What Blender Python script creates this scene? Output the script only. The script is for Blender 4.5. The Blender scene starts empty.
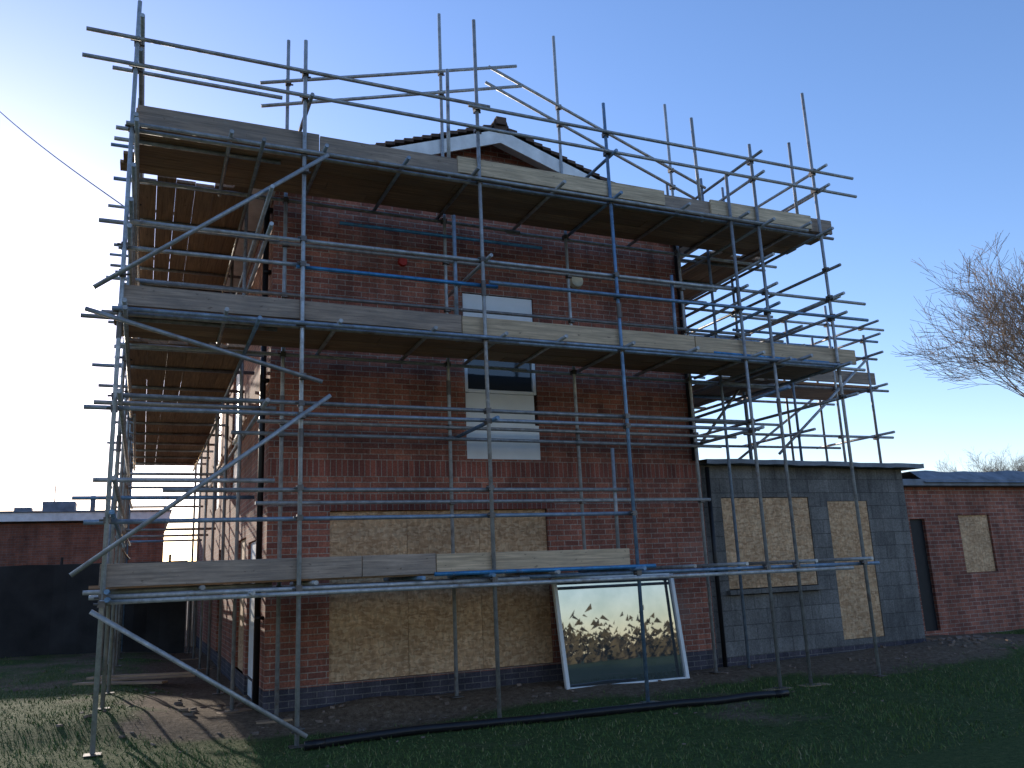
import bpy, math, random
import numpy as np
from mathutils import Vector, Matrix, noise
random.seed(7); np.random.seed(7)
S=bpy.context.scene
COL=S.collection

# ---------------------------------------------------------------- helpers
class Acc:
    def __init__(s): s.v=[];s.f=[];s.uv=[]
    def quad(s,pts,uvs=None):
        n=len(s.v); s.v+= [tuple(p) for p in pts]; s.f.append(tuple(range(n,n+len(pts))))
        s.uv += list(uvs) if uvs else [(0,0)]*len(pts)
    def tube(s,a,b,r=0.0242,r2=None,n=10,cap=True):
        a=Vector(a);b=Vector(b);r2=r if r2 is None else r2
        d=(b-a); L=d.length
        if L<1e-6: return
        d.normalize()
        u=d.cross(Vector((0,0,1))) if abs(d.z)<.9 else d.cross(Vector((1,0,0)))
        u.normalize(); w=d.cross(u)
        i0=len(s.v)
        cs=[(math.cos(2*math.pi*k/n),math.sin(2*math.pi*k/n)) for k in range(n)]
        for c,q in cs: s.v.append(tuple(a+(u*c+w*q)*r))
        for c,q in cs: s.v.append(tuple(b+(u*c+w*q)*r2))
        for k in range(n):
            j=(k+1)%n
            s.f.append((i0+k,i0+j,i0+n+j,i0+n+k)); s.uv+=[(0,k/n),(0,(k+1)/n),(L,(k+1)/n),(L,k/n)]
        if cap:
            s.f.append(tuple(i0+k for k in reversed(range(n)))); s.uv+=[(0,0)]*n
            s.f.append(tuple(i0+n+k for k in range(n))); s.uv+=[(L,0)]*n
    def box(s,c,size,rot=None,long=0):
        hx,hy,hz=[q/2 for q in size]; c=Vector(c)
        P=[Vector((sx*hx,sy*hy,sz*hz)) for sx in(-1,1) for sy in(-1,1) for sz in(-1,1)]
        ofs=random.random()*20
        i0=len(s.v)
        for p in P:
            q=(rot@p) if rot else p
            s.v.append(tuple(c+q))
        for f in [(0,1,3,2),(4,6,7,5),(0,4,5,1),(2,3,7,6),(0,2,6,4),(1,5,7,3)]:
            s.f.append(tuple(i0+k for k in f))
            for k in f:
                p=P[k]; o=[p[i] for i in range(3) if i!=long]
                s.uv.append((p[long]+ofs,o[0]+o[1]+ofs))
    def obj(s,name,mat,parent=None,smooth=False,bevel=0):
        me=bpy.data.meshes.new(name); me.from_pydata(s.v,[],s.f)
        l=me.uv_layers.new(name='UVMap'); l.data.foreach_set('uv',np.array(s.uv,dtype=np.float32).ravel())
        me.materials.append(mat)
        if smooth: me.polygons.foreach_set('use_smooth',[True]*len(me.polygons))
        me.update()
        o=bpy.data.objects.new(name,me); COL.objects.link(o)
        if parent: o.parent=parent
        if bevel:
            m=o.modifiers.new('b','BEVEL'); m.width=bevel; m.segments=1; m.limit_method='ANGLE'
        return o
def empty(name):
    e=bpy.data.objects.new(name,None); COL.objects.link(e); return e

class NT:
    def __init__(s,name,rough=.8,metal=0,spec=.3):
        s.m=bpy.data.materials.new(name); s.m.use_nodes=True; s.t=s.m.node_tree; s.n=s.t.nodes
        s.b=s.n['Principled BSDF']; s.b.inputs['Roughness'].default_value=rough; s.b.inputs['Metallic'].default_value=metal
        s.b.inputs['Specular IOR Level'].default_value=spec
        s.tc=s.n.new('ShaderNodeTexCoord')
    def L(s,a,b): s.t.links.new(a,b)
    def map(s,src='Object',scale=(1,1,1),rot=(0,0,0)):
        m=s.n.new('ShaderNodeMapping'); m.inputs['Scale'].default_value=scale; m.inputs['Rotation'].default_value=rot
        s.L(s.tc.outputs[src],m.inputs[0]); return m.outputs[0]
    def noise(s,vec,scale,detail=4,rough=.55,dist=0):
        m=s.n.new('ShaderNodeTexNoise'); m.inputs['Scale'].default_value=scale; m.inputs['Detail'].default_value=detail
        m.inputs['Roughness'].default_value=rough; m.inputs['Distortion'].default_value=dist
        if vec: s.L(vec,m.inputs['Vector'])
        return m.outputs['Fac']
    def ramp(s,fac,stops):
        r=s.n.new('ShaderNodeValToRGB'); s.L(fac,r.inputs[0]); e=r.color_ramp.elements
        while len(e)<len(stops): e.new(.5)
        for el,(p,c) in zip(e,stops):
            el.position=p; el.color=(c,c,c,1) if not hasattr(c,'__len__') else (*c,1)
        return r.outputs[0]
    def mix(s,fac,a,b,mode='MIX'):
        m=s.n.new('ShaderNodeMix'); m.data_type='RGBA'; m.blend_type=mode
        for sock,val in ((m.inputs['Factor'],fac),(m.inputs[6],a),(m.inputs[7],b)):
            if hasattr(val,'is_output'): s.L(val,sock)
            elif hasattr(val,'__len__'): sock.default_value=(*val,1)
            else: sock.default_value=val if sock.name=='Factor' else (val,val,val,1)
        return m.outputs[2]
    def rand(s):
        g=s.n.new('ShaderNodeNewGeometry'); return g.outputs['Random Per Island']
    def col(s,c): s.L(c,s.b.inputs['Base Color'])
    def bump(s,h,strength=.3,dist=.01):
        b=s.n.new('ShaderNodeBump'); b.inputs['Strength'].default_value=strength; b.inputs['Distance'].default_value=dist
        s.L(h,b.inputs['Height']); s.L(b.outputs[0],s.b.inputs['Normal'])

def simple(name,c,rough=.7,metal=0,var=.25,scale=6):
    t=NT(name,rough,metal); n=t.noise(t.map(),scale,5)
    t.col(t.ramp(n,[(.3,tuple(x*(1-var) for x in c)),(.7,tuple(min(1,x*(1+var)) for x in c))])); return t.m

def brick_mat(name,c1,c2,mortar,bw=.225,rh=.075,ms=.012,offset=.5,swap=False,dark=.35,stain=True):
    t=NT(name,.9)
    v=t.map('UV',(1,1,1))
    if swap:
        sp=t.n.new('ShaderNodeSeparateXYZ'); cb=t.n.new('ShaderNodeCombineXYZ'); t.L(v,sp.inputs[0])
        t.L(sp.outputs[1],cb.inputs[0]); t.L(sp.outputs[0],cb.inputs[1]); v=cb.outputs[0]
    b=t.n.new('ShaderNodeTexBrick'); t.L(v,b.inputs['Vector'])
    b.inputs['Scale'].default_value=1; b.inputs['Brick Width'].default_value=bw; b.inputs['Row Height'].default_value=rh
    b.inputs['Mortar Size'].default_value=ms/2; b.inputs['Mortar Smooth'].default_value=.2; b.offset=offset
    b.inputs['Color1'].default_value=(*c1,1); b.inputs['Color2'].default_value=(*c2,1); b.inputs['Mortar'].default_value=(*mortar,1)
    n=t.noise(t.map('Object'),1.1,5,.6); n2=t.noise(t.map('Object'),45,3)
    c=t.mix(1,b.outputs['Color'],t.ramp(n,[(.3,1-dark),(.7,1.1)]),'MULTIPLY')
    c=t.mix(1,c,t.ramp(n2,[(.3,.7),(.7,1.25)]),'MULTIPLY')
    if stain:
        st=t.noise(t.map('Object',(2.2,2.2,.22)),2.4,5,.65)
        c=t.mix(1,c,t.ramp(st,[(.35,.68),(.6,1.06)]),'MULTIPLY')
        ef=t.noise(t.map('Object'),.7,6,.7)
        c=t.mix(t.ramp(ef,[(.58,0.),(.78,.3)]),c,(.38,.33,.29))
    t.col(c)
    inv=t.n.new('ShaderNodeMath'); inv.operation='SUBTRACT'; inv.inputs[0].default_value=1; t.L(b.outputs['Fac'],inv.inputs[1])
    t.bump(inv.outputs[0],.6,.008); return t.m

def wood_mat(name,a,b,greyA=(.16,.14,.12),amt=.5):
    t=NT(name,.85)
    v=t.map('UV',(1.2,26,1)); g=t.noise(v,1.5,6,.65,.4)
    r=t.rand()
    base=t.mix(r,a,b)
    c=t.mix(1,base,t.ramp(g,[(.3,.5),(.7,1.28)]),'MULTIPLY')
    dn=t.noise(t.map('UV',(1.3,4,1)),1.3,5,.7)
    c=t.mix(t.ramp(dn,[(.40,0.),(.66,amt)]),c,greyA)
    sp=t.noise(t.map('UV',(5,9,1)),2.2,4,.6)
    c=t.mix(t.ramp(sp,[(.64,0.),(.70,.6)]),c,(.09,.06,.04))
    sp2=t.noise(t.map('UV',(3,14,1)),1.7,5,.7)      # cement splashes
    c=t.mix(t.ramp(sp2,[(.63,0.),(.70,.45)]),c,(.45,.41,.36))
    t.col(c); t.bump(g,.4,.004); return t.m

def tube_mat(name,blue=False):
    t=NT(name,.42,.4,.5)
    r=t.rand(); n=t.noise(t.map('Object'),9,5,.7)
    if blue: base=t.mix(r,(.04,.20,.44),(.07,.26,.48))
    else:
        base=t.ramp(r,[(0,(.22,.215,.21)),(.30,(.36,.365,.37)),(.60,(.48,.485,.48)),(.80,(.34,.32,.30)),(.88,(.22,.30,.40)),(1,(.14,.26,.40))])
    c=t.mix(1,base,t.ramp(n,[(.3,.6),(.68,1.2)]),'MULTIPLY')
    n2=t.noise(t.map('Object'),3.1,6,.75)
    c=t.mix(t.ramp(n2,[(.57,0.),(.69,.65)]),c,(.18,.10,.06))
    n3=t.noise(t.map('Object'),7,4,.7)
    c=t.mix(t.ramp(n3,[(.64,0.),(.68,.6)]),c,(.5,.47,.43))
    t.col(c); t.L(t.ramp(n,[(.3,.65),(.7,.38)]),t.b.inputs['Roughness']); t.bump(n,.1,.002); return t.m

def osb_mat(name):
    t=NT(name,.75,0,.3)
    v=t.map('UV',(1,1,1))
    nn=t.n.new('ShaderNodeTexNoise'); nn.inputs['Scale'].default_value=7; t.L(v,nn.inputs['Vector'])
    warped=t.mix(.06,v,nn.outputs['Color'])
    def vor(sc):
        m=t.n.new('ShaderNodeMapping'); m.inputs['Scale'].default_value=sc; t.L(warped,m.inputs[0])
        o=t.n.new('ShaderNodeTexVoronoi'); o.inputs['Scale'].default_value=1; t.L(m.outputs[0],o.inputs['Vector'])
        s=t.n.new('ShaderNodeSeparateColor'); t.L(o.outputs['Color'],s.inputs[0]); return s.outputs[0]
    a=vor((16,44,1)); b=vor((42,18,1))
    c1=t.ramp(a,[(0,(.46,.27,.145)),(.5,(.62,.39,.22)),(1,(.72,.50,.31))])
    c=t.mix(1,c1,t.ramp(b,[(0,.76),(1,1.14)]),'MULTIPLY')
    c=t.mix(t.rand(),c,t.mix(1,c,(.86,.84,.80),'MULTIPLY'))
    big=t.noise(v,1.3,4,.6); c=t.mix(1,c,t.ramp(big,[(.3,.76),(.7,1.08)]),'MULTIPLY')
    t.col(c); t.bump(a,.25,.002); return t.m

M=dict(
 brick=brick_mat('red_brick',(.43,.155,.098),(.24,.086,.062),(.40,.32,.26)),
 soldier=brick_mat('soldier_brick',(.37,.115,.075),(.22,.072,.054),(.34,.27,.215),swap=True,offset=0),
 blue=brick_mat('blue_brick',(.10,.085,.10),(.06,.055,.072),(.20,.18,.165)),
 block=brick_mat('concrete_block',(.225,.212,.195),(.165,.156,.146),(.115,.108,.10),bw=.45,rh=.225,ms=.014,dark=.42),
 farbrick=brick_mat('far_brick',(.32,.13,.08),(.22,.09,.06),(.2,.17,.15)),
 osb=osb_mat('osb_sheet'),
 tube=tube_mat('galvanised_tube'), tubeb=tube_mat('blue_tube',True),
 coupler=simple('coupler_steel',(.16,.14,.125),.55,.6),
 deck=wood_mat('deck_boards',(.32,.195,.115),(.46,.30,.18),(.2,.15,.12),amt=.5),
 toeold=wood_mat('weathered_board',(.34,.25,.185),(.42,.32,.245),(.20,.165,.14),.7),
 toenew=wood_mat('fresh_board',(.72,.54,.35),(.60,.44,.28),(.38,.29,.20),.5),
 white=simple('white_panel',(.76,.76,.75),.4,0,.06,3),
 whitep=simple('white_fascia',(.74,.74,.73),.5,0,.15,5),
 black=simple('black_plastic',(.014,.013,.014),.35),
 tile=simple('roof_tiles',(.10,.065,.05),.9,0,.4,9),
 felt=simple('roof_felt',(.17,.19,.22),.65,0,.35,4),
 net=simple('debris_netting',(.028,.027,.027),.8,0,.4,2),
 stone=simple('rubble',(.20,.145,.11),.95,0,.5,5),
 bark=simple('bark',(.22,.165,.125),.95,0,.3,4),
 red=simple('red_paint',(.4,.03,.02),.5), cream=simple('cream_plastic',(.68,.6,.44),.5),
 dark=simple('dark_void',(.012,.012,.014),.6),
)
g=NT('dark_glass',.06,0,.5); g.b.inputs['Base Color'].default_value=(.03,.035,.04,1); M['glass']=g.m
g=NT('reflective_glass',.015,.85,.6); n=g.noise(g.map(),2.5,3); g.col(g.ramp(n,[(.3,(.25,.29,.31)),(.7,(.33,.36,.385))])); g.bump(g.noise(g.map(),1.0,1),.04,.02); M['mirror']=g.m

def sstep(a,b,x):
    t=min(1,max(0,(x-a)/(b-a))); return t*t*(3-2*t)
def gz(x,y):
    if abs(x)>60 or y>70 or y<-40: return 0.0
    z=.05*noise.noise(Vector((x*.35,y*.35,1.3)))+.022*noise.noise(Vector((x*1.4,y*1.4,4.2)))
    z+=.12*sstep(9.6,10.9,y)*(1 if x<14 else .8)+.14*sstep(1.0,-.4,x)*sstep(7,9,y)
    z-=.10*math.exp(-((x-3)**2/.9+(y-9.9)**2/.25)); z+=.16*math.exp(-((x-2.7)**2/.5+(y-10.5)**2/.06))
    z+=.14*math.exp(-((x-12.6)**2/1.5+(y-10.3)**2/.3))
    return z
def dirt(x,y):
    d=0
    if -1<x<15: d=max(d,sstep(9.5,10.4,y)*.95*sstep(-1,1.4,x))
    if x<=1.4: d=max(d,sstep(9.5,15,y)*.30)
    if x>8: d=max(d,sstep(8.9,10.2,y)*.6*sstep(15,12.5,x))
    n=noise.noise(Vector((x*.55,y*.55,7)))*.55+noise.noise(Vector((x*1.9,y*1.9,2)))*.4
    return min(1,max(0,d+n*.8-.02))

# ---------------------------------------------------------------- ground
fx=np.arange(-14,24,.2); ext=np.array([1.5,4,9,18,35,70,150,400,1000,2500])
xs=np.concatenate([-14-ext[::-1],fx,24+ext]); fy=np.arange(-3,27,.2); ys=np.concatenate([-3-ext[::-1],fy,27+ext])
V=[];D=[]
for y in ys:
    for x in xs:
        V.append((x,y,gz(x,y))); D.append(dirt(x,y))
nx=len(xs); Fc=[(j*nx+i,j*nx+i+1,(j+1)*nx+i+1,(j+1)*nx+i) for j in range(len(ys)-1) for i in range(nx-1)]
me=bpy.data.meshes.new('ground'); me.from_pydata(V,[],Fc); at=me.attributes.new('dirt','FLOAT','POINT'); at.data.foreach_set('value',D)
me.polygons.foreach_set('use_smooth',[True]*len(me.polygons))
t=NT('ground_mat',.95,0,.15)
a=t.n.new('ShaderNodeAttribute'); a.attribute_name='dirt'
n1=t.noise(t.map(),1.3,6,.65); n2=t.noise(t.map(),14,6,.7); n3=t.noise(t.map(),70,3,.7)
gr=t.ramp(n2,[(.3,(.042,.066,.018)),(.55,(.080,.112,.032)),(.75,(.15,.145,.058))])
dr=t.ramp(n2,[(.3,(.10,.067,.044)),(.5,(.18,.125,.083)),(.72,(.29,.215,.15))])
ma=t.n.new('ShaderNodeMath'); ma.operation='MULTIPLY_ADD'; t.L(n1,ma.inputs[0]); ma.inputs[1].default_value=.7
t.L(a.outputs['Fac'],ma.inputs[2])
c=t.mix(t.ramp(ma.outputs[0],[(.55,0.),(.85,1.)]),gr,dr)
c=t.mix(1,c,t.ramp(n3,[(.3,.55),(.7,1.3)]),'MULTIPLY')
t.col(c); t.bump(n2,.9,.06); me.materials.append(t.m)
o=bpy.data.objects.new('ground',me); COL.objects.link(o)

N=150000
X=np.random.uniform(-6,21,N); Y=5.5+np.random.beta(1.1,1.9,N)*17
bv=[];
for x,y in zip(X,Y):
    if (1.3<x<14 and y>10.8): continue
    d=dirt(x,y)
    if random.random()<d*1.5+ .05: continue
    z=gz(x,y); h=random.uniform(.016,.045)*(1+.8*noise.noise(Vector((x*.9,y*.9,3)))+.4*noise.noise(Vector((x*4,y*4,3)))); w=random.uniform(.004,.008)
    an=random.uniform(0,6.28); ca,sa=math.cos(an)*w,math.sin(an)*w
    lx,ly=random.gauss(0,.02),random.gauss(0,.02)
    bv+=[(x-ca,y-sa,z-.005),(x+ca,y+sa,z-.005),(x+lx,y+ly,z+h)]
me=bpy.data.meshes.new('grass'); nb=len(bv)//3
me.from_pydata(bv,[],[(3*i,3*i+1,3*i+2) for i in range(nb)])
t=NT('grass_blades',.7,0,.25); t.col(t.ramp(t.rand(),[(0,(.060,.108,.026)),(.6,(.10,.158,.04)),(.88,(.16,.18,.06)),(1,(.28,.23,.12))])); 
me.materials.append(t.m); o=bpy.data.objects.new('grass',me); COL.objects.link(o)

# ---------------------------------------------------------------- walls
def wall(acc,axis,fix,a0,a1,z0,z1,ops=(),dep=.1,uo=0):
    A=sorted(set([a0,a1]+[q for o in ops for q in o[:2] if a0<q<a1])); Z=sorted(set([z0,z1]+[q for o in ops for q in o[2:] if z0<q<z1]))
    P=(lambda a,z,d=0:(a,fix+d,z)) if axis=='x' else (lambda a,z,d=0:(fix+d,a,z))
    for i in range(len(A)-1):
        for j in range(len(Z)-1):
            am=(A[i]+A[i+1])/2; zm=(Z[j]+Z[j+1])/2
            if any(o[0]<am<o[1] and o[2]<zm<o[3] for o in ops): continue
            c=[(A[i],Z[j]),(A[i+1],Z[j]),(A[i+1],Z[j+1]),(A[i],Z[j+1])]
            acc.quad([P(*q) for q in c],[(q[0]+uo,q[1]) for q in c])
    for o in ops:
        b,e,zl,zh=o
        zl=max(zl,z0); zh=min(zh,z1)
        if zl>=zh: continue
        for a in (b,e): acc.quad([P(a,zl),P(a,zl,dep),P(a,zh,dep),P(a,zh)],[(a,zl),(a+dep,zl),(a+dep,zh),(a,zh)])
        if zl==o[2]: acc.quad([P(b,zl),P(e,zl),P(e,zl,dep),P(b,zl,dep)],[(b,zl),(e,zl),(e,zl+dep),(b,zl+dep)])
        if zh==o[3]: acc.quad([P(b,zh),P(e,zh),P(e,zh,dep),P(b,zh,dep)],[(b,zh),(e,zh),(e,zh+dep),(b,zh+dep)])

house=empty('brick_house')
X0,X1,WY,BY=1.40,7.96,10.85,25.
ZE=6.98; SL=.345; XM=(X0+X1)/2-.04; ZA=ZE+SL*(X1-XM)
fo=[(2.17,5.26,.38,2.48),(4.07,5.20,3.18,5.62)]
so=[(13.2,14.3,.35,2.3),(14.9,16.0,3.2,5.5),(17.0,18.1,.35,2.3),(18.6,19.8,3.2,5.5),(12.0,12.9,.1,2.2)]
A=Acc()
wall(A,'x',WY,X0,X1,.36,2.92,fo); wall(A,'x',WY,X0,X1,3.14,ZE,fo)
wall(A,'y',X0,WY,BY,.36,2.92,so,.1,.11); wall(A,'y',X0,WY,BY,3.14,ZE,so,.1,.11)
wall(A,'y',X1,WY,BY,-.2,ZE); wall(A,'x',BY,X0,X1,-.2,ZE)
for yy in (WY,BY): A.quad([(X0,yy,ZE),(X1,yy,ZE),(XM,yy,ZA)],[(X0,ZE),(X1,ZE),(XM,ZA)])
A.obj('walls',M['brick'],house)
A=Acc(); wall(A,'x',WY-.004,X0-.004,X1+.004,2.92,3.14); wall(A,'y',X0-.004,WY-.004,BY,2.92,3.14)
for o in ((2.05,5.38),):
    wall(A,'x',WY-.004,o[0],o[1],2.484,2.70)
A.obj('soldier_course',M['soldier'],house)
A=Acc(); wall(A,'x',WY-.006,X0-.006,X1+.004,-.3,.36); wall(A,'y',X0-.006,WY-.006,BY,-.3,.36,[(12.0,12.9,.1,.36)])
A.obj('plinth',M['blue'],house)
def sheets(acc,x0,x1,z0,z1,y,n,flip=False):
    w=(x1-x0)/n
    for i in range(n):
        dy=random.uniform(0,.004)
        acc.box((x0+w*(i+.5),y+dy,(z0+z1)/2),(w-.005,.015,z1-z0),None,0)
A=Acc(); sheets(A,2.175,5.255,.385,2.475,WY+.05,3); A.obj('window_boards',M['osb'],house)
A=Acc()
for b in [(4.08,5.19,4.93,5.61),(4.08,5.15,3.66,4.13)]: A.box(((b[0]+b[1])/2,WY+.03,(b[2]+b[3])/2),(b[1]-b[0],.02,b[3]-b[2]))
A.box((4.635,WY+.01,3.43),(1.13,.018,.5)); 
for x in (4.10,5.17): A.box((x,WY+.045,4.53),(.05,.05,.78))
A.box((4.635,WY+.045,4.16),(1.02,.05,.05)); A.box((4.635,WY+.045,4.80),(1.02,.05,.04))
A.obj('stair_window_panels',M['white'],house,bevel=.003)
A=Acc(); A.box((4.635,WY+.07,4.53),(1.04,.01,.8)); A.obj('stair_window_glass',M['glass'],house)
A=Acc();G=Acc()
for (b,e,zl,zh) in so:
    wht = zl>3 or b==12.0
    (A if wht else G).box((X0+.05,(b+e)/2,(zl+zh)/2),(.02,e-b-.01,zh-zl-.01),None,1)
    if wht and zl>3:
        A.box((X0+.03,(b+e)/2,zl+.95),(.05,e-b,.06))
A.obj('side_window_panels',M['white'],house); G.obj('side_window_boards',M['osb'],house)
A=Acc(); ov=.32; yf=WY-.34
for sgn,xe in ((-1,X0-ov),(1,X1+ov)):
    ze=ZE-SL*ov+.10; zr=ZA+.12
    n=26
    for i in range(n):
        t0=i/n;t1=(i+1)/n
        xa=XM+(xe-XM)*t0; xb=XM+(xe-XM)*t1; za=zr+(ze-zr)*t0; zb=zr+(ze-zr)*t1
        th=.03
        A.quad([(xa,yf,za),(xa,BY+.3,za),(xb,BY+.3,zb+th),(xb,yf,zb+th)])
        A.quad([(xb,yf,zb+th),(xb,BY+.3,zb+th),(xb,BY+.3,zb-.02),(xb,yf,zb-.02)])
        A.quad([(xa,yf,za),(xb,yf,zb+th),(xb,yf,zb-.02),(xa,yf,za-.05)])
        A.quad([(xa,yf,za-.05),(xb,yf,zb-.03),(xb,BY+.3,zb-.03),(xa,BY+.3,za-.05)])
A.obj('roof_tiles',M['tile'],house)
A=Acc()
y=yf-.02
while y<BY+.3:
    A.tube((XM,y,ZA+.09),(XM,y+.44,ZA+.10),.12,.11,12); y+=.45
A.box((XM,yf-.01,ZA+.14),(.16,.1,.12))
A.obj('ridge_tiles',M['tile'],house,smooth=False)
A=Acc()
for xe in (X0-ov,X1+ov):
    ze=ZE-SL*ov
    for (d0,d1,yy) in ((.03,-.19,yf+.01),):
        A.quad([(XM,yy,ZA+d0),(xe,yy,ze+d0),(xe,yy,ze+d1),(XM,yy,ZA+d1)])
        A.quad([(XM,yy,ZA+d1),(xe,yy,ze+d1),(xe,yy+.025,ze+d1),(XM,yy+.025,ZA+d1)])
        A.quad([(XM,yy+.025,ZA+d0),(xe,yy+.025,ze+d0),(xe,yy+.025,ze+d1),(XM,yy+.025,ZA+d1)])
    A.quad([(XM,yf+.03,ZA-.06),(xe,yf+.03,ze-.06),(xe,WY+.01,ze-.06),(XM,WY+.01,ZA-.06)])
A.quad([(X0-ov,WY-.3,ZE-.22),(X0-ov,BY,ZE-.22),(X0,BY,ZE-.22),(X0,WY-.3,ZE-.22)])
A.quad([(X1+ov,WY-.3,ZE-.22),(X1+ov,BY,ZE-.22),(X1,BY,ZE-.22),(X1,WY-.3,ZE-.22)])
A.obj('bargeboards',M['whitep'],house)
A=Acc(); A.tube((X0-.07,11.05,.15),(X0-.07,11.05,6.85),.038,n=12)
A.tube((X1-.12,WY-.05,3.2),(X1-.12,WY-.05,6.85),.038,n=12)
for z in (1.2,2.6,4.2,5.7,6.6): A.box((X0-.05,11.05,z),(.1,.11,.04))
A.tube((X0-.36,WY-.3,6.82),(X0-.36,BY,6.82),.06,n=10)
A.obj('rainwater_pipes',M['black'],house,smooth=True)
A=Acc(); A.tube((5.95,WY-.0,5.97),(5.95,WY-.07,5.97),.12,.10,16); A.obj('alarm_box',M['cream'],house)
A=Acc(); A.tube((3.18,WY-.0,5.98),(3.18,WY-.05,5.98),.07,.06,14); A.obj('alarm_bell',M['red'],house)
# ---------- block extension
exn=empty('block_extension')
eo=[(8.33,10.10,1.12,2.63),(10.50,11.39,.32,2.56)]
A=Acc(); wall(A,'x',WY+.03,X1,12.30,.22,3.2,eo); wall(A,'y',12.30,WY+.03,15,.22,3.2); wall(A,'x',15,X1,12.3,0,3.2)
A.obj('walls',M['block'],exn)
A=Acc(); wall(A,'x',WY+.024,X1+.006,12.306,-.3,.22); wall(A,'y',12.306,WY+.024,15,-.3,.22); A.obj('plinth',M['blue'],exn)
A=Acc(); sheets(A,8.335,10.095,1.22,2.62,WY+.05,2); sheets(A,10.505,11.385,.325,2.555,WY+.045,1); A.obj('boards',M['osb'],exn)
A=Acc(); A.box((9.2,WY,1.17),(1.86,.12,.07)); A.obj('window_sill',M['block'],exn,bevel=.004)
A=Acc()
nxx=28
for i in range(nxx):
    xa=7.965+(12.62-7.965)*i/nxx; xb=7.965+(12.62-7.965)*(i+1)/nxx
    f=lambda x,y:3.22-.035*(x-8)/4+.018*noise.noise(Vector((x*2.2,y,0)))+.03*(y-10.7)
    for (ya,yb) in ((10.66,12.),(12.,15.2)):
        A.quad([(xa,ya,f(xa,ya)),(xb,ya,f(xb,ya)),(xb,yb,f(xb,yb)),(xa,yb,f(xa,yb))])
        A.quad([(xa,ya,f(xa,ya)-.07),(xb,ya,f(xb,ya)-.07),(xb,yb,f(xb,yb)-.07),(xa,yb,f(xa,yb)-.07)])
    A.quad([(xa,10.66,f(xa,10.66)),(xb,10.66,f(xb,10.66)),(xb,10.66,f(xb,10.66)-.07-.02*abs(noise.noise(Vector((xb*3,3,1))))),(xa,10.66,f(xa,10.66)-.07-.02*abs(noise.noise(Vector((xa*3,3,1)))))])
A.quad([(12.62,10.66,3.19),(12.62,15.2,3.32),(12.62,15.2,3.25),(12.62,10.66,3.12)])
A.obj('flat_roof',M['felt'],exn)
A=Acc(); A.tube((8.06,WY-.04,.1),(8.06,WY-.04,3.1),.034,n=10); A.obj('rainwater_pipe',M['black'],exn,smooth=True)
# ---------- outbuilding
ob=empty('brick_outbuilding')
A=Acc(); wall(A,'x',12.0,13.0,21,.0-.2,2.92,[(14.94,15.83,1.23,2.36),(13.6,14.0,.2,2.3)]); wall(A,'y',13.0,12,18,-.2,2.92); wall(A,'y',21,12,18,-.2,2.92); wall(A,'x',18,13,21,-.2,2.92); A.obj('walls',M['brick'],ob)
A=Acc(); sheets(A,14.945,15.825,1.235,2.355,12.05,1); A.obj('window_board',M['osb'],ob)
A=Acc(); A.box((13.8,12.08,1.25),(.4,.03,2.1)); A.obj('door',M['dark'],ob)
A=Acc(); A.box((17,15,2.99),(8.3,6.4,.13)); 
A.obj('roof_slab',M['felt'],ob,bevel=.01)
A=Acc()
for i in range(30):
    xa=13.9+i*.22;xb=xa+.22
    h=lambda x:3.13+.13+.10*noise.noise(Vector((x*1.1,0,5)))
    A.quad([(xa,11.75,2.99),(xb,11.75,2.99),(xb,12.1,h(xb)),(xa,12.1,h(xa))]); A.quad([(xa,12.1,h(xa)),(xb,12.1,h(xb)),(xb,14,3.2),(xa,14,3.2)])
A.obj('loose_roof_sheet',M['felt'],ob,smooth=True)
A=Acc(); A.box((15.6,14.6,3.28),(1.5,.8,.3),Matrix.Rotation(.1,3,'Y')); A.box((15.5,14.6,3.46),(1.7,.95,.05),Matrix.Rotation(.12,3,'Y'))
A.obj('rooflight',M['whitep'],ob,bevel=.01)

# ---------------------------------------------------------------- scaffold
sc=empty('scaffolding')
T=Acc();TB=Acc();C=Acc();DK=Acc();TO=Acc();TN=Acc();BP=Acc();SB=Acc()
FY,IY=9.2,10.5
OX,IX=-.34,1.08
def tube(a,b,acc=None,r=.0242):
    (acc or T).tube(a,b,r)
def coup(x,y,z,rot=0):
    R=Matrix.Rotation(rot,3,'Z')@Matrix.Rotation(random.uniform(-.1,.1),3,'Y')
    C.box((x,y,z),(.068,.085,.062),R)
    p=Vector((x,y,z)); C.tube(p+R@Vector((.03,.045,-.0)),p+R@Vector((.075,.045,.0)),.012,n=6); C.tube(p+R@Vector((-.03,-.04,.0)),p+R@Vector((-.07,-.04,.0)),.012,n=6)
def base(x,y):
    z=gz(x,y); BP.box((x,y,z+.012),(.15,.15,.008)); BP.tube((x,y,z+.01),(x,y,z+.12),.016,n=8)
    if random.random()<.5: SB.box((x+random.uniform(-.05,.05),y,z-.008),(.4,.2,.03),Matrix.Rotation(random.uniform(-.3,.3),3,'Z'))
def standard(x,y,zt,zb=None,lean=0,cz=()):
    z0=gz(x,y)+.02 if zb is None else zb
    tube((x,y,z0),(x+lean,y+random.uniform(-.015,.015),zt))
    if zb is None: base(x,y)
    zj=random.uniform(2.9,5.3)
    if zt-z0>6: C.tube((x+lean*zj/zt,y,zj),(x+lean*zj/zt,y,zj+.2),.03,n=10)
LV=[1.85,4.73,6.84]
P=[(-.34,8.11),(1.52,8.06),(3.74,8.90),(5.68,8.05),(7.70,7.26),(8.21,7.85),(9.43,8.98)]
for x,zt in P: standard(x,FY,zt)
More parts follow.
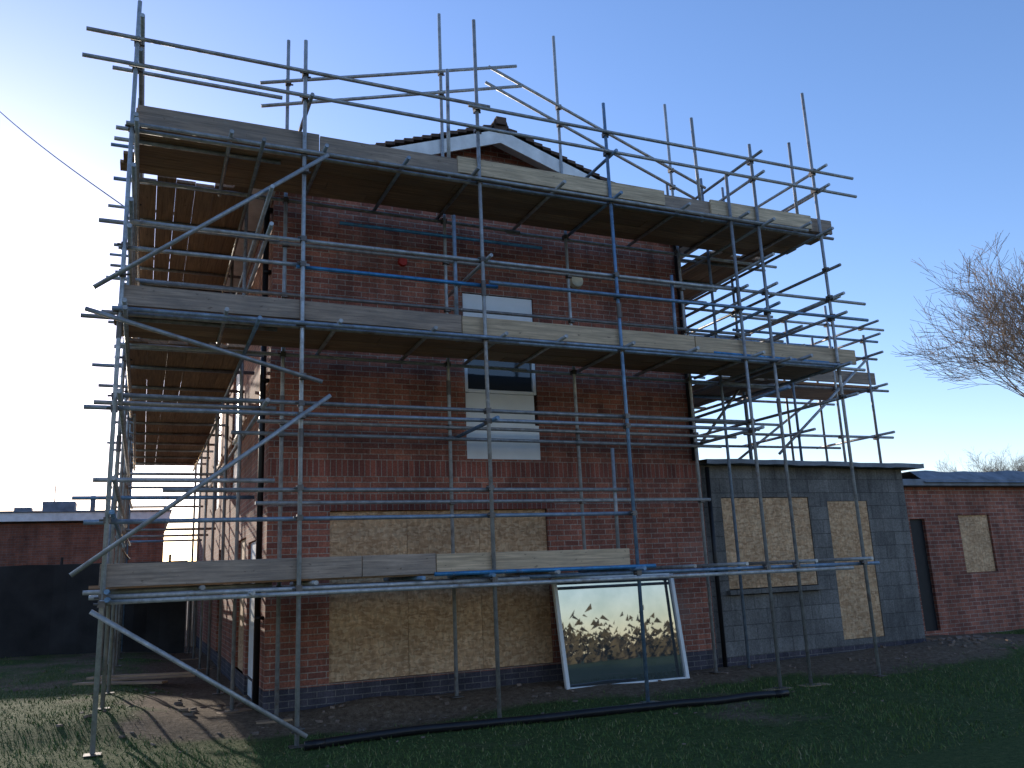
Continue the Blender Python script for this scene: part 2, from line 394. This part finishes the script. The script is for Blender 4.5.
for T_,xa,xb in ((1.85,-.46,9.75),(4.73,-.52,10.0),(6.84,-.5,9.72)):
    z=T_-.305
    tube((xa,FY+.05,z),(4.2,FY+.05,z-.01)); tube((4.1,FY+.1,z+.01),(xb,FY+.05,z-.02))
    tube((xa+.1,FY-.05,z-.05 if T_<2 else z+.02),(xb-.6,FY-.05,z-.07 if T_<2 else z))
tube((3.0,FY-.052,1.63),(5.9,FY-.05,1.62),TB)
tube((1.45,FY+.05,5.14),(3.95,FY+.05,5.14),TB)
tube((7.2,FY+.06,4.50),(9.3,FY+.06,4.48),TB); tube((2.2,IY-.05,6.28),(5.2,IY-.05,6.28),TB)
rails=[(2.28,-.55,5.70),(2.60,.15,5.62),(3.40,-.62,7.85),(3.53,-.35,7.78),(5.16,3.8,10.1),(5.16,-.4,1.6),(5.47,-.3,10.2),(7.27,-.87,10.23),(7.60,-.85,3.9),(7.56,3.6,10.21)]
for z,a,b in rails:
    z1=z+random.uniform(-.02,.02); yy=FY+(.05 if random.random()<.7 else -.05)
    tube((a,yy,z1),(b,yy,z+random.uniform(-.03,.03)))
    for x,zt in P:
        if a<x<b and z<zt: coup(x,FY+.02,z)
for x,zt in P:
    for T_ in LV: coup(x,FY+.02,T_-.305)
for x,a,b in ((3.36,6.55,8.13),(3.41,4.4,6.06),(5.47,1.6,3.12),(7.27,6.5,8.17),(9.10,6.5,8.09),(6.62,4.4,5.6)):
    tube((x,FY+.1,a),(x+random.uniform(-.02,.02),FY+.1,b))
for a,b in (((-.62,9.1,1.76),(1.82,9.1,3.61)),((-.43,9.1,1.42),(1.60,9.1,.09)),((-.60,9.1,4.63),(1.78,9.1,6.52)),((-.66,9.1,4.40),(1.73,9.1,3.76))):
    tube(a,b); 
coup(-.34,9.14,1.48);coup(1.52,9.14,3.38);coup(-.34,9.14,4.83);coup(1.52,9.14,6.3);coup(1.52,9.14,.15);coup(1.52,9.14,3.82)
IP=[(1.5,8.92),(3.70,9.88),(5.64,9.98),(7.66,9.16)]
for x,zt in IP: standard(x,IY,zt)
for T_ in LV:
    z=T_-.305; tube((-.4,IY,z),(4.9,IY+.05,z)); tube((4.7,IY+.1,z),(9.7,IY+.05,z-.02))
    for x,_ in IP: coup(x,IY+.02,z)
for z,a,b in ((3.40,.9,8.1),(3.55,1.2,8.4),(5.2,-.2,8.9),(5.9,1.3,8.3),(2.55,1.2,7.8)):
    tube((a,IY-.05,z),(b,IY-.05,z+random.uniform(-.03,.03)))
    for x,_ in IP: coup(x,IY-.02,z)
for a,b in (((1.13,8.15),(4.93,9.25)),((1.15,7.81),(5.0,8.92)),((4.46,9.14),(8.30,7.72)),((4.40,8.86),(8.05,7.50))):
    tube((a[0],IY-.05,a[1]),(b[0],IY-.05,b[1]))
for x,z in ((3.7,8.88),(3.7,8.54),(5.64,8.70),(5.64,8.40),(7.66,7.95),(7.66,7.65),(1.5,8.25)): coup(x,IY-.02,z)
for T_ in LV:
    x=-.3
    while x<9.6:
        ya=FY-random.uniform(.1,.28); yb=IY+random.uniform(.08,.25)
        tube((x,ya,T_-.256),(x+random.uniform(-.03,.03),yb,T_-.256)); x+=random.uniform(.75,1.25)
for x,_ in P[1:]:
    for z in (3.47,5.53,7.3): 
        if random.random()<.6: tube((x+.06,FY-.15,z-.05),(x+.06,IY+.2,z-.05))
def deckx(xa,xb,y0,n,T_,zo=0):
    for i in range(n):
        yc=y0+.115+i*.229; x=xa+random.uniform(-.15,.1)
        while x<xb-.3:
            L=min(random.choice([3.9,3.9,3.0,2.4]),xb-x+random.uniform(-.05,.15))
            R=Matrix.Rotation(random.uniform(-.0005,.0005),3,'Z')@Matrix.Rotation(random.uniform(-.003,.003),3,'Y')
            DK.box((x+L/2,yc,T_-.210+random.uniform(-.003,.003)+zo),(L-.006,.2265+random.uniform(-.003,.001),.038),R,0); x+=L
def decky(ya,yb,x0,n,T_):
    for i in range(n):
        xc=x0+.115+i*.229; y=ya+random.uniform(-.1,.1)
        while y<yb-.3:
            L=min(random.choice([3.9,3.9,3.0,2.4]),yb-y)
            R=Matrix.Rotation(random.uniform(-.0005,.0005),3,'Z')
            DK.box((xc,y+L/2,T_-.208+random.uniform(-.004,.004)),(.228+random.uniform(-.006,.0005),L-.006,.038),R,1); y+=L
deckx(-.35,5.6,9.30,5,1.85); deckx(-.35,9.75,9.30,5,4.73); deckx(-.35,9.7,9.30,5,6.84)
def toe(acc,xa,xb,z,y=9.262,tilt=0,h=.225,dz=0):
    R=Matrix.Rotation(-tilt,3,'Y'); acc.box(((xa+xb)/2,y,z-.112+dz),(xb-xa,.038,h),R,0)
toe(TO,-.38,2.2,1.86,tilt=0); toe(TO,2.21,3.05,1.86,9.265); toe(TN,3.06,5.6,1.85,tilt=-.002)
toe(TO,-.36,1.5,4.74); toe(TO,1.51,3.45,4.73,tilt=-.004); toe(TN,3.46,6.9,4.72,9.27,tilt=0); toe(TN,6.91,9.85,4.71,tilt=-.002)
toe(TO,-.30,1.7,6.85,tilt=.0); toe(TO,1.71,3.5,6.83,tilt=-.004); toe(TN,3.46,6.6,6.86,9.25,tilt=-.003); toe(TO,6.3,8.0,6.82,9.29); toe(TN,7.4,9.3,6.84,9.25); toe(TO,9.2,9.75,6.83,9.29)
# ---- left return scaffold
Ys=[11.2,13.2,15.3,17.4,19.5,21.6]
for y in Ys:
    standard(OX,y,7.9+random.uniform(-.4,.4)); standard(IX,y+.05,7.6 if y<12 else 6.9)
    for T_ in LV:
        coup(OX+.02,y,T_-.30); 
for T_ in LV:
    z=T_-.33
    for X_ in (OX+.05,IX-.05): tube((X_,8.95,z),(X_,15,z)); tube((X_+.05,14.8,z),(X_,21.9,z))
    y=9.6
    while y<21.7:
        tube((OX-random.uniform(.08,.45),y,T_-.256),(IX+.22,y,T_-.256)); y+=random.uniform(.8,1.3)
    decky(10.55,21.8,-.30,6 if T_>1.9 else 5,T_)
    for ya,yb in ((9.3,13.2),(13.21,17.1),(17.11,21.6)): TO.box((OX+.045,(ya+yb)/2,T_-.11),(.038,yb-ya,.225),None,1)
for z in (2.28,2.6,3.45,5.16,5.45,5.9,7.27,7.6):
    tube((OX+.05,8.9-random.uniform(0,.2),z+.05),(OX+.05,15.6,z+.04)); tube((OX-.05,15.2,z+.05),(OX+.05,21.8,z+.03))
    if z in (3.45,5.45,5.9): tube((IX+.05,8.95,z+.05),(IX+.05,18,z+.05))
for y in Ys+[9.35]:
    for z in (3.5,5.5,7.35,2.7):
        if random.random()<.75: tube((OX-random.uniform(.1,.5),y+.06,z),(IX+.2,y+.06,z))
for k,(ya,za,yb,zb) in enumerate(((11.0,.5,13.4,4.3),(13.0,4.4,15.4,6.7),(15.0,.5,17.5,4.3),(17.3,4.4,19.6,6.6))): tube((OX-.06,ya,za),(OX-.06,yb,zb))
# ---- right return, standing partly on the extension roof
for X_,yy in ((9.43,11.4),(8.21,11.4),(9.43,13.3),(8.21,13.3)): standard(X_,yy,7.9+random.uniform(-.3,.5),3.25)
standard(8.25,IY,7.9,.1)
for T_ in (4.73,6.84):
    z=T_-.33
    for X_ in (8.26,9.38): tube((X_,8.9,z),(X_,14,z))
    decky(10.5,13.9,8.30,5,T_)
    y=10.9
    while y<14: tube((7.98,y,T_-.256),(9.43+random.uniform(.1,.5),y,T_-.256)); y+=.9
    TN.box((9.385,12.2,T_-.11),(.038,3.4,.225),None,1)
for z in (3.95,5.2,5.5,5.95,7.27,7.6):
    tube((9.48,8.95,z),(9.48,14,z+.03)); tube((8.26,9.0,z+.05),(8.26,13.8,z))
    tube((8.0,11.45,z),(10.0+random.uniform(0,.5),11.45,z)); tube((7.98,13.2,z+.02),(10.0,13.2,z))
    for X_,yy in ((9.43,11.4),(8.21,11.4),(9.43,13.3),(8.21,13.3),(9.43,9.2)): coup(X_,yy,z)
for X_ in (10.45,11.45,12.3):
    for yy in (11.3,12.6): standard(X_,yy,5.95+random.uniform(-.25,.3),3.27)
for z in (3.75,4.64,5.25,5.6,5.85):
    for yy in (11.3,12.6):
        tube((9.3,yy+.05,z),(12.6+random.uniform(0,.35),yy+.05,z+.02))
    for X_ in (10.45,12.3): tube((X_+.05,10.95,z+.05),(X_+.05,12.9,z+.05)); coup(X_,11.33,z); 
    coup(11.45,11.33,z)
deckx(9.6,12.5,11.36,5,4.93); toe(TO,9.8,12.45,4.98,11.31)
tube((9.9,11.22,3.4),(12.2,11.22,5.2)); tube((8.3,11.3,3.5),(9.9,11.3,5.2)); tube((8.0,13.1,3.4),(9.6,13.1,5.3))
tube((10.2,12.7,3.5),(12.6,12.7,5.0))
T.obj('tubes',M['tube'],sc,smooth=False); TB.obj('blue_tubes',M['tubeb'],sc); C.obj('couplers',M['coupler'],sc)
DK.obj('deck_boards',M['deck'],sc); TO.obj('weathered_toe_boards',M['toeold'],sc,bevel=.004); TN.obj('fresh_toe_boards',M['toenew'],sc,bevel=.004)
BP.obj('base_plates',M['coupler'],sc); SB.obj('sole_boards',M['deck'],sc)
for nm in ('tubes','blue_tubes'):
    ob_=bpy.data.objects[nm]
    for p_ in ob_.data.polygons: p_.use_smooth=len(p_.vertices)==4

# ---------------------------------------------------------------- leaning window unit
lw=empty('window_frame_unit')
bl=Vector((5.19,10.36,gz(5.08,10.15)+.01)); br=Vector((7.06,10.36,gz(6.95,10.15)+.01)); up=Vector((-.09,.075,1.44))
def bar(acc,a,b,w,d):
    a=Vector(a);b=Vector(b);dd=(b-a).normalized(); n_=Vector((0,-1,.052)).normalized(); s_=dd.cross(n_).normalized()
    R=Matrix((dd,s_,n_)).transposed(); acc.box((a+b)/2,((b-a).length,w,d),R,0)
A=Acc(); bar(A,bl,bl+up,.055,.06); bar(A,br,br+up,.055,.06); bar(A,bl+up+Vector((.03,0,0)),br+up-Vector((.03,0,0)),.04,.055); bar(A,bl+Vector((.03,0,.02)),br+Vector((-.03,0,.02)),.025,.055)
A.obj('frame',M['white'],lw,bevel=.004)
A=Acc(); o_=Vector((0,.01,0)); A.quad([bl+o_,br+o_,br+up+o_,bl+up+o_]); A.obj('glass',M['mirror'],lw)

A=Acc(); pts=[]
for i in range(29):
    s_=i/28; x=1.55+5.75*s_; y=8.93-.22*s_+.10*math.sin(s_*5); pts.append(Vector((x,y,gz(x,y)+.045)))
for i in range(28): A.tube(pts[i],pts[i+1],.045,n=12,cap=i in(0,27))
A.obj('drain_pipe',M['black'],None,smooth=True)
A=Acc()
def rub(cx,cy,sx,sy,n,s0,s1):
    for _ in range(n):
        x=random.gauss(cx,sx);y=random.gauss(cy,sy); 
        if 1.3<x<12.4 and y>10.8: continue
        s=random.uniform(s0,s1); R=Matrix.Rotation(random.uniform(0,3),3,'Z')@Matrix.Rotation(random.uniform(-.5,.5),3,'X')
        A.box((x,y,gz(x,y)+s*.08),(s*random.uniform(.8,2),s,s*random.uniform(.4,.8)),R)
rub(.8,11.4,.35,.5,14,.03,.09); rub(-.2,13.5,1.2,2,30,.02,.05); rub(3,10.2,1.2,.3,50,.015,.05); rub(9,10.4,2.4,.25,60,.015,.05); rub(-2.5,15,1.6,2.5,25,.02,.05); rub(12.6,10.4,.5,.3,40,.03,.08); rub(4,8.8,3,.8,30,.015,.03); rub(14,10.5,2,.8,20,.02,.04)
A.obj('rubble',M['stone'],None,bevel=.004)
A=Acc()
for i in range(4):
    A.box((.0+random.uniform(-.3,.3),14.5+i*.26,gz(0,14.5)+.05+.02*(i%3)),(1.5,.14,.03),Matrix.Rotation(random.uniform(-.3,.3)-.6,3,'Z'),0)
A.obj('timber_planks',M['deck'])

# ---------------------------------------------------------------- left background
A=Acc()
N_=60
for i in range(N_):
    xa=-16+i*17.0/N_; xb=xa+17.0/N_
    f=lambda x:22+.05*math.sin(x*2.6)+.03*noise.noise(Vector((x*2,0,0)))
    h=lambda x:2.24+.04*noise.noise(Vector((x*1.5,9,0)))
    A.quad([(xa,f(xa),0),(xb,f(xb),0),(xb,f(xb)+.02,h(xb)),(xa,f(xa)+.02,h(xa))])
for i in range(8): A.tube((-15.5+i*2.3,22.1,0),(-15.5+i*2.3,22.1,2.4),.03)
fn=A.obj('netting_fence',M['net'],None)
lb=empty('low_brick_building')
A=Acc(); wall(A,'x',30,-18,.6,0,3.75,[(-9,-7.5,1.2,2.9)]); wall(A,'y',.6,30,38,0,3.75); wall(A,'x',38,-18,.6,0,3.75); A.obj('walls',M['farbrick'],lb)
A=Acc(); A.box((-8.25,30.1,2.05),(1.5,.05,1.7)); A.obj('window',M['glass'],lb)
A=Acc(); A.box((-8.7,34,3.93),(18.9,8.5,.26)); A.obj('fascia',M['whitep'],lb)
A=Acc(); A.box((-8.7,34,4.09),(19.0,8.6,.05)); A.box((-2.6,31.5,4.32),(.95,.8,.42)); A.box((-3.7,32,4.25),(.5,.5,.3)); A.tube((-2.9,33,4.1),(-2.9,33,5.3),.02); A.tube((-1.6,31,4.1),(-1.6,31,4.7),.08); A.obj('roof_plant',M['felt'],lb,bevel=.02)
gp=empty('timber_gate')
A=Acc()
for i in range(9): A.box((.1+i*.14,24.5,1.0),(.12,.03,2.0),None,2)
for x in (.0,1.35): A.box((x,24.53,1.1),(.12,.12,2.3),None,2)
A.box((.67,24.55,1.6),(1.3,.04,.12)); A.obj('gate_boards',M['toenew'],gp)

# ---------------------------------------------------------------- trees
def tree_mesh(seed,H=14,lean=0):
    rnd=random.Random(seed); A=Acc()
    def br(p,d,L,r,lv):
        nseg=4 if lv<4 else (3 if lv<6 else 2)
        for k in range(nseg):
            d=(d+Vector((rnd.gauss(0,.12),rnd.gauss(0,.12),rnd.gauss(.02,.07)+.045))).normalized()
            q=p+d*L/nseg; r2=max(r*.86,.0055)
            A.tube(p,q,r,r2,n=8 if lv<2 else (5 if lv<4 else 3),cap=False)
            if lv<6 and (k>0 or lv>1):
                for _ in range(2):
                    if rnd.random()<(.85 if lv<3 else .62):
                        a=rnd.uniform(0,6.28); s=rnd.uniform(.3,.8)
                        u=d.orthogonal().normalized(); w=d.cross(u)
                        nd=(d*math.cos(s)+(u*math.cos(a)+w*math.sin(a))*math.sin(s)).normalized()
                        if nd.z<-.2: nd.z=-.1
                        br(q,nd,L*rnd.uniform(.58,.78),max(r2*rnd.uniform(.5,.68),.0055),lv+1)
            p=q;r=r2
    br(Vector((0,0,0)),Vector((lean,0,1)).normalized(),H*.30,H*.018,0)
    return A
TM=tree_mesh(3)
def put(name,x,y,s,rot,me=None):
    o=bpy.data.objects.new(name,me); COL.objects.link(o); o.location=(x,y,gz(x,y)-.1); o.scale=(s,s,s); o.rotation_euler=(0,0,rot); return o
t0=TM.obj('bare_tree',M['bark'],None); V_=np.array(TM.v); zmax=V_[:,2].max()
s=15.2/zmax; left=np.percentile(V_[:,0],.5)*s
t0.location=(28.6-left*1.0,20,-.1); t0.scale=(s,s,s)
tme=t0.data
for x,y,sc_,r in ((70,52,.75,1),(88,58,.8,3),(-7,-15,.8,1.3),(-1,-19,.85,2.6),(7,-16,.8,4),(-14,-18,.8,.7),(13,-14,.7,2),(-4,-13,.7,5),(3,-12.5,.75,.2)):
    put('bare_tree',x,y,s*sc_,r,tme)
A=Acc()
def clump(cx,cy,w,h,n):
    for _ in range(n):
        x=cx+random.uniform(-w,w); z=abs(random.gauss(0,.42))*h*(.7+.5*noise.noise(Vector((x*.15,cy,0)))); y=cy+random.uniform(-1.5,1.5); s_=random.uniform(.12,.3)
        a=random.uniform(0,3.14); b=random.uniform(-1,1)
        A.quad([(x-s_*math.cos(a),y-s_*math.sin(a),z-s_*b),(x+s_*math.cos(a),y+s_*math.sin(a),z),(x+s_*b,y+s_*.4,z+s_*1.3)])
for cx,cy in ((70,62),(85,60),(100,64),(120,60)): clump(cx,cy,9,6.5,4000)
for cx in (-25,-12,0,12,25): clump(cx,-24,7,3.0,1800)
hm=simple('hedge_leaves',(.13,.095,.045),.9,0,.4,1)
A.obj('distant_hedge',hm)

A=Acc(); a=Vector((-.36,13.5,7.35)); d=Vector((-3.44+.58,6,12.2-7.58)).normalized(); b=a+d*13
prev=Vector((1.35,13.2,6.75))
for i in range(13):
    s_=i/12; q=a.lerp(b,s_)-Vector((0,0,.15*math.sin(math.pi*s_))); A.tube(prev,q,.011,n=6,cap=False); prev=q
cab=A.obj('overhead_cable',M['black']); 
A=Acc(); A.tube((b.x,b.y,0),(b.x,b.y,b.z+.4),.15,.1,12); A.box((b.x,b.y,b.z),(1.2,.1,.1)); A.obj('utility_pole',M['bark'])

# ---------------------------------------------------------------- camera, sky, sun
psi,pit,roll=[math.radians(q) for q in (23.861,12.749,2.507)]
f=Vector((math.sin(psi)*math.cos(pit),math.cos(psi)*math.cos(pit),math.sin(pit))); r0=Vector((math.cos(psi),-math.sin(psi),0)); u0=r0.cross(f)
c_,s_=math.cos(roll),math.sin(roll); cx=r0*c_-u0*s_; cy=r0*s_+u0*c_
Mx=Matrix((cx,cy,-f)).transposed().to_4x4(); Mx.translation=Vector((0,0,1.6))
cd=bpy.data.cameras.new('camera'); cam=bpy.data.objects.new('camera',cd); COL.objects.link(cam); cam.matrix_world=Mx
cd.sensor_width=36; cd.lens=836.9/1024*36; cd.clip_end=6000; S.camera=cam
az,el=math.radians(-12),math.radians(13)
W=bpy.data.worlds.new('World'); S.world=W; W.use_nodes=True; nt=W.node_tree; bg=nt.nodes['Background']
sky=nt.nodes.new('ShaderNodeTexSky'); sky.sky_type='NISHITA'; sky.sun_disc=False; sky.sun_elevation=el; sky.sun_rotation=az
sky.air_density=1.0; sky.dust_density=.35; sky.ozone_density=2.2; sky.altitude=50
hs=nt.nodes.new('ShaderNodeHueSaturation'); hs.inputs['Saturation'].default_value=1.14
wb=nt.nodes.new('ShaderNodeMix'); wb.data_type='RGBA'; wb.blend_type='MULTIPLY'; wb.inputs['Factor'].default_value=1; wb.inputs[7].default_value=(1.06,.93,1.05,1)
nt.links.new(sky.outputs[0],hs.inputs['Color']); nt.links.new(hs.outputs[0],wb.inputs[6]); nt.links.new(wb.outputs[2],bg.inputs[0]); bg.inputs[1].default_value=.285
sd=bpy.data.lights.new('sun','SUN'); sd.energy=5; sd.angle=math.radians(.5); sd.color=(1,.9,.76)
so_=bpy.data.objects.new('sun',sd); COL.objects.link(so_)
dv=Vector((math.sin(az)*math.cos(el),math.cos(az)*math.cos(el),math.sin(el))); so_.rotation_euler=dv.to_track_quat('Z','Y').to_euler()
S.view_settings.view_transform='Standard'; S.view_settings.look='None'; S.view_settings.exposure=0
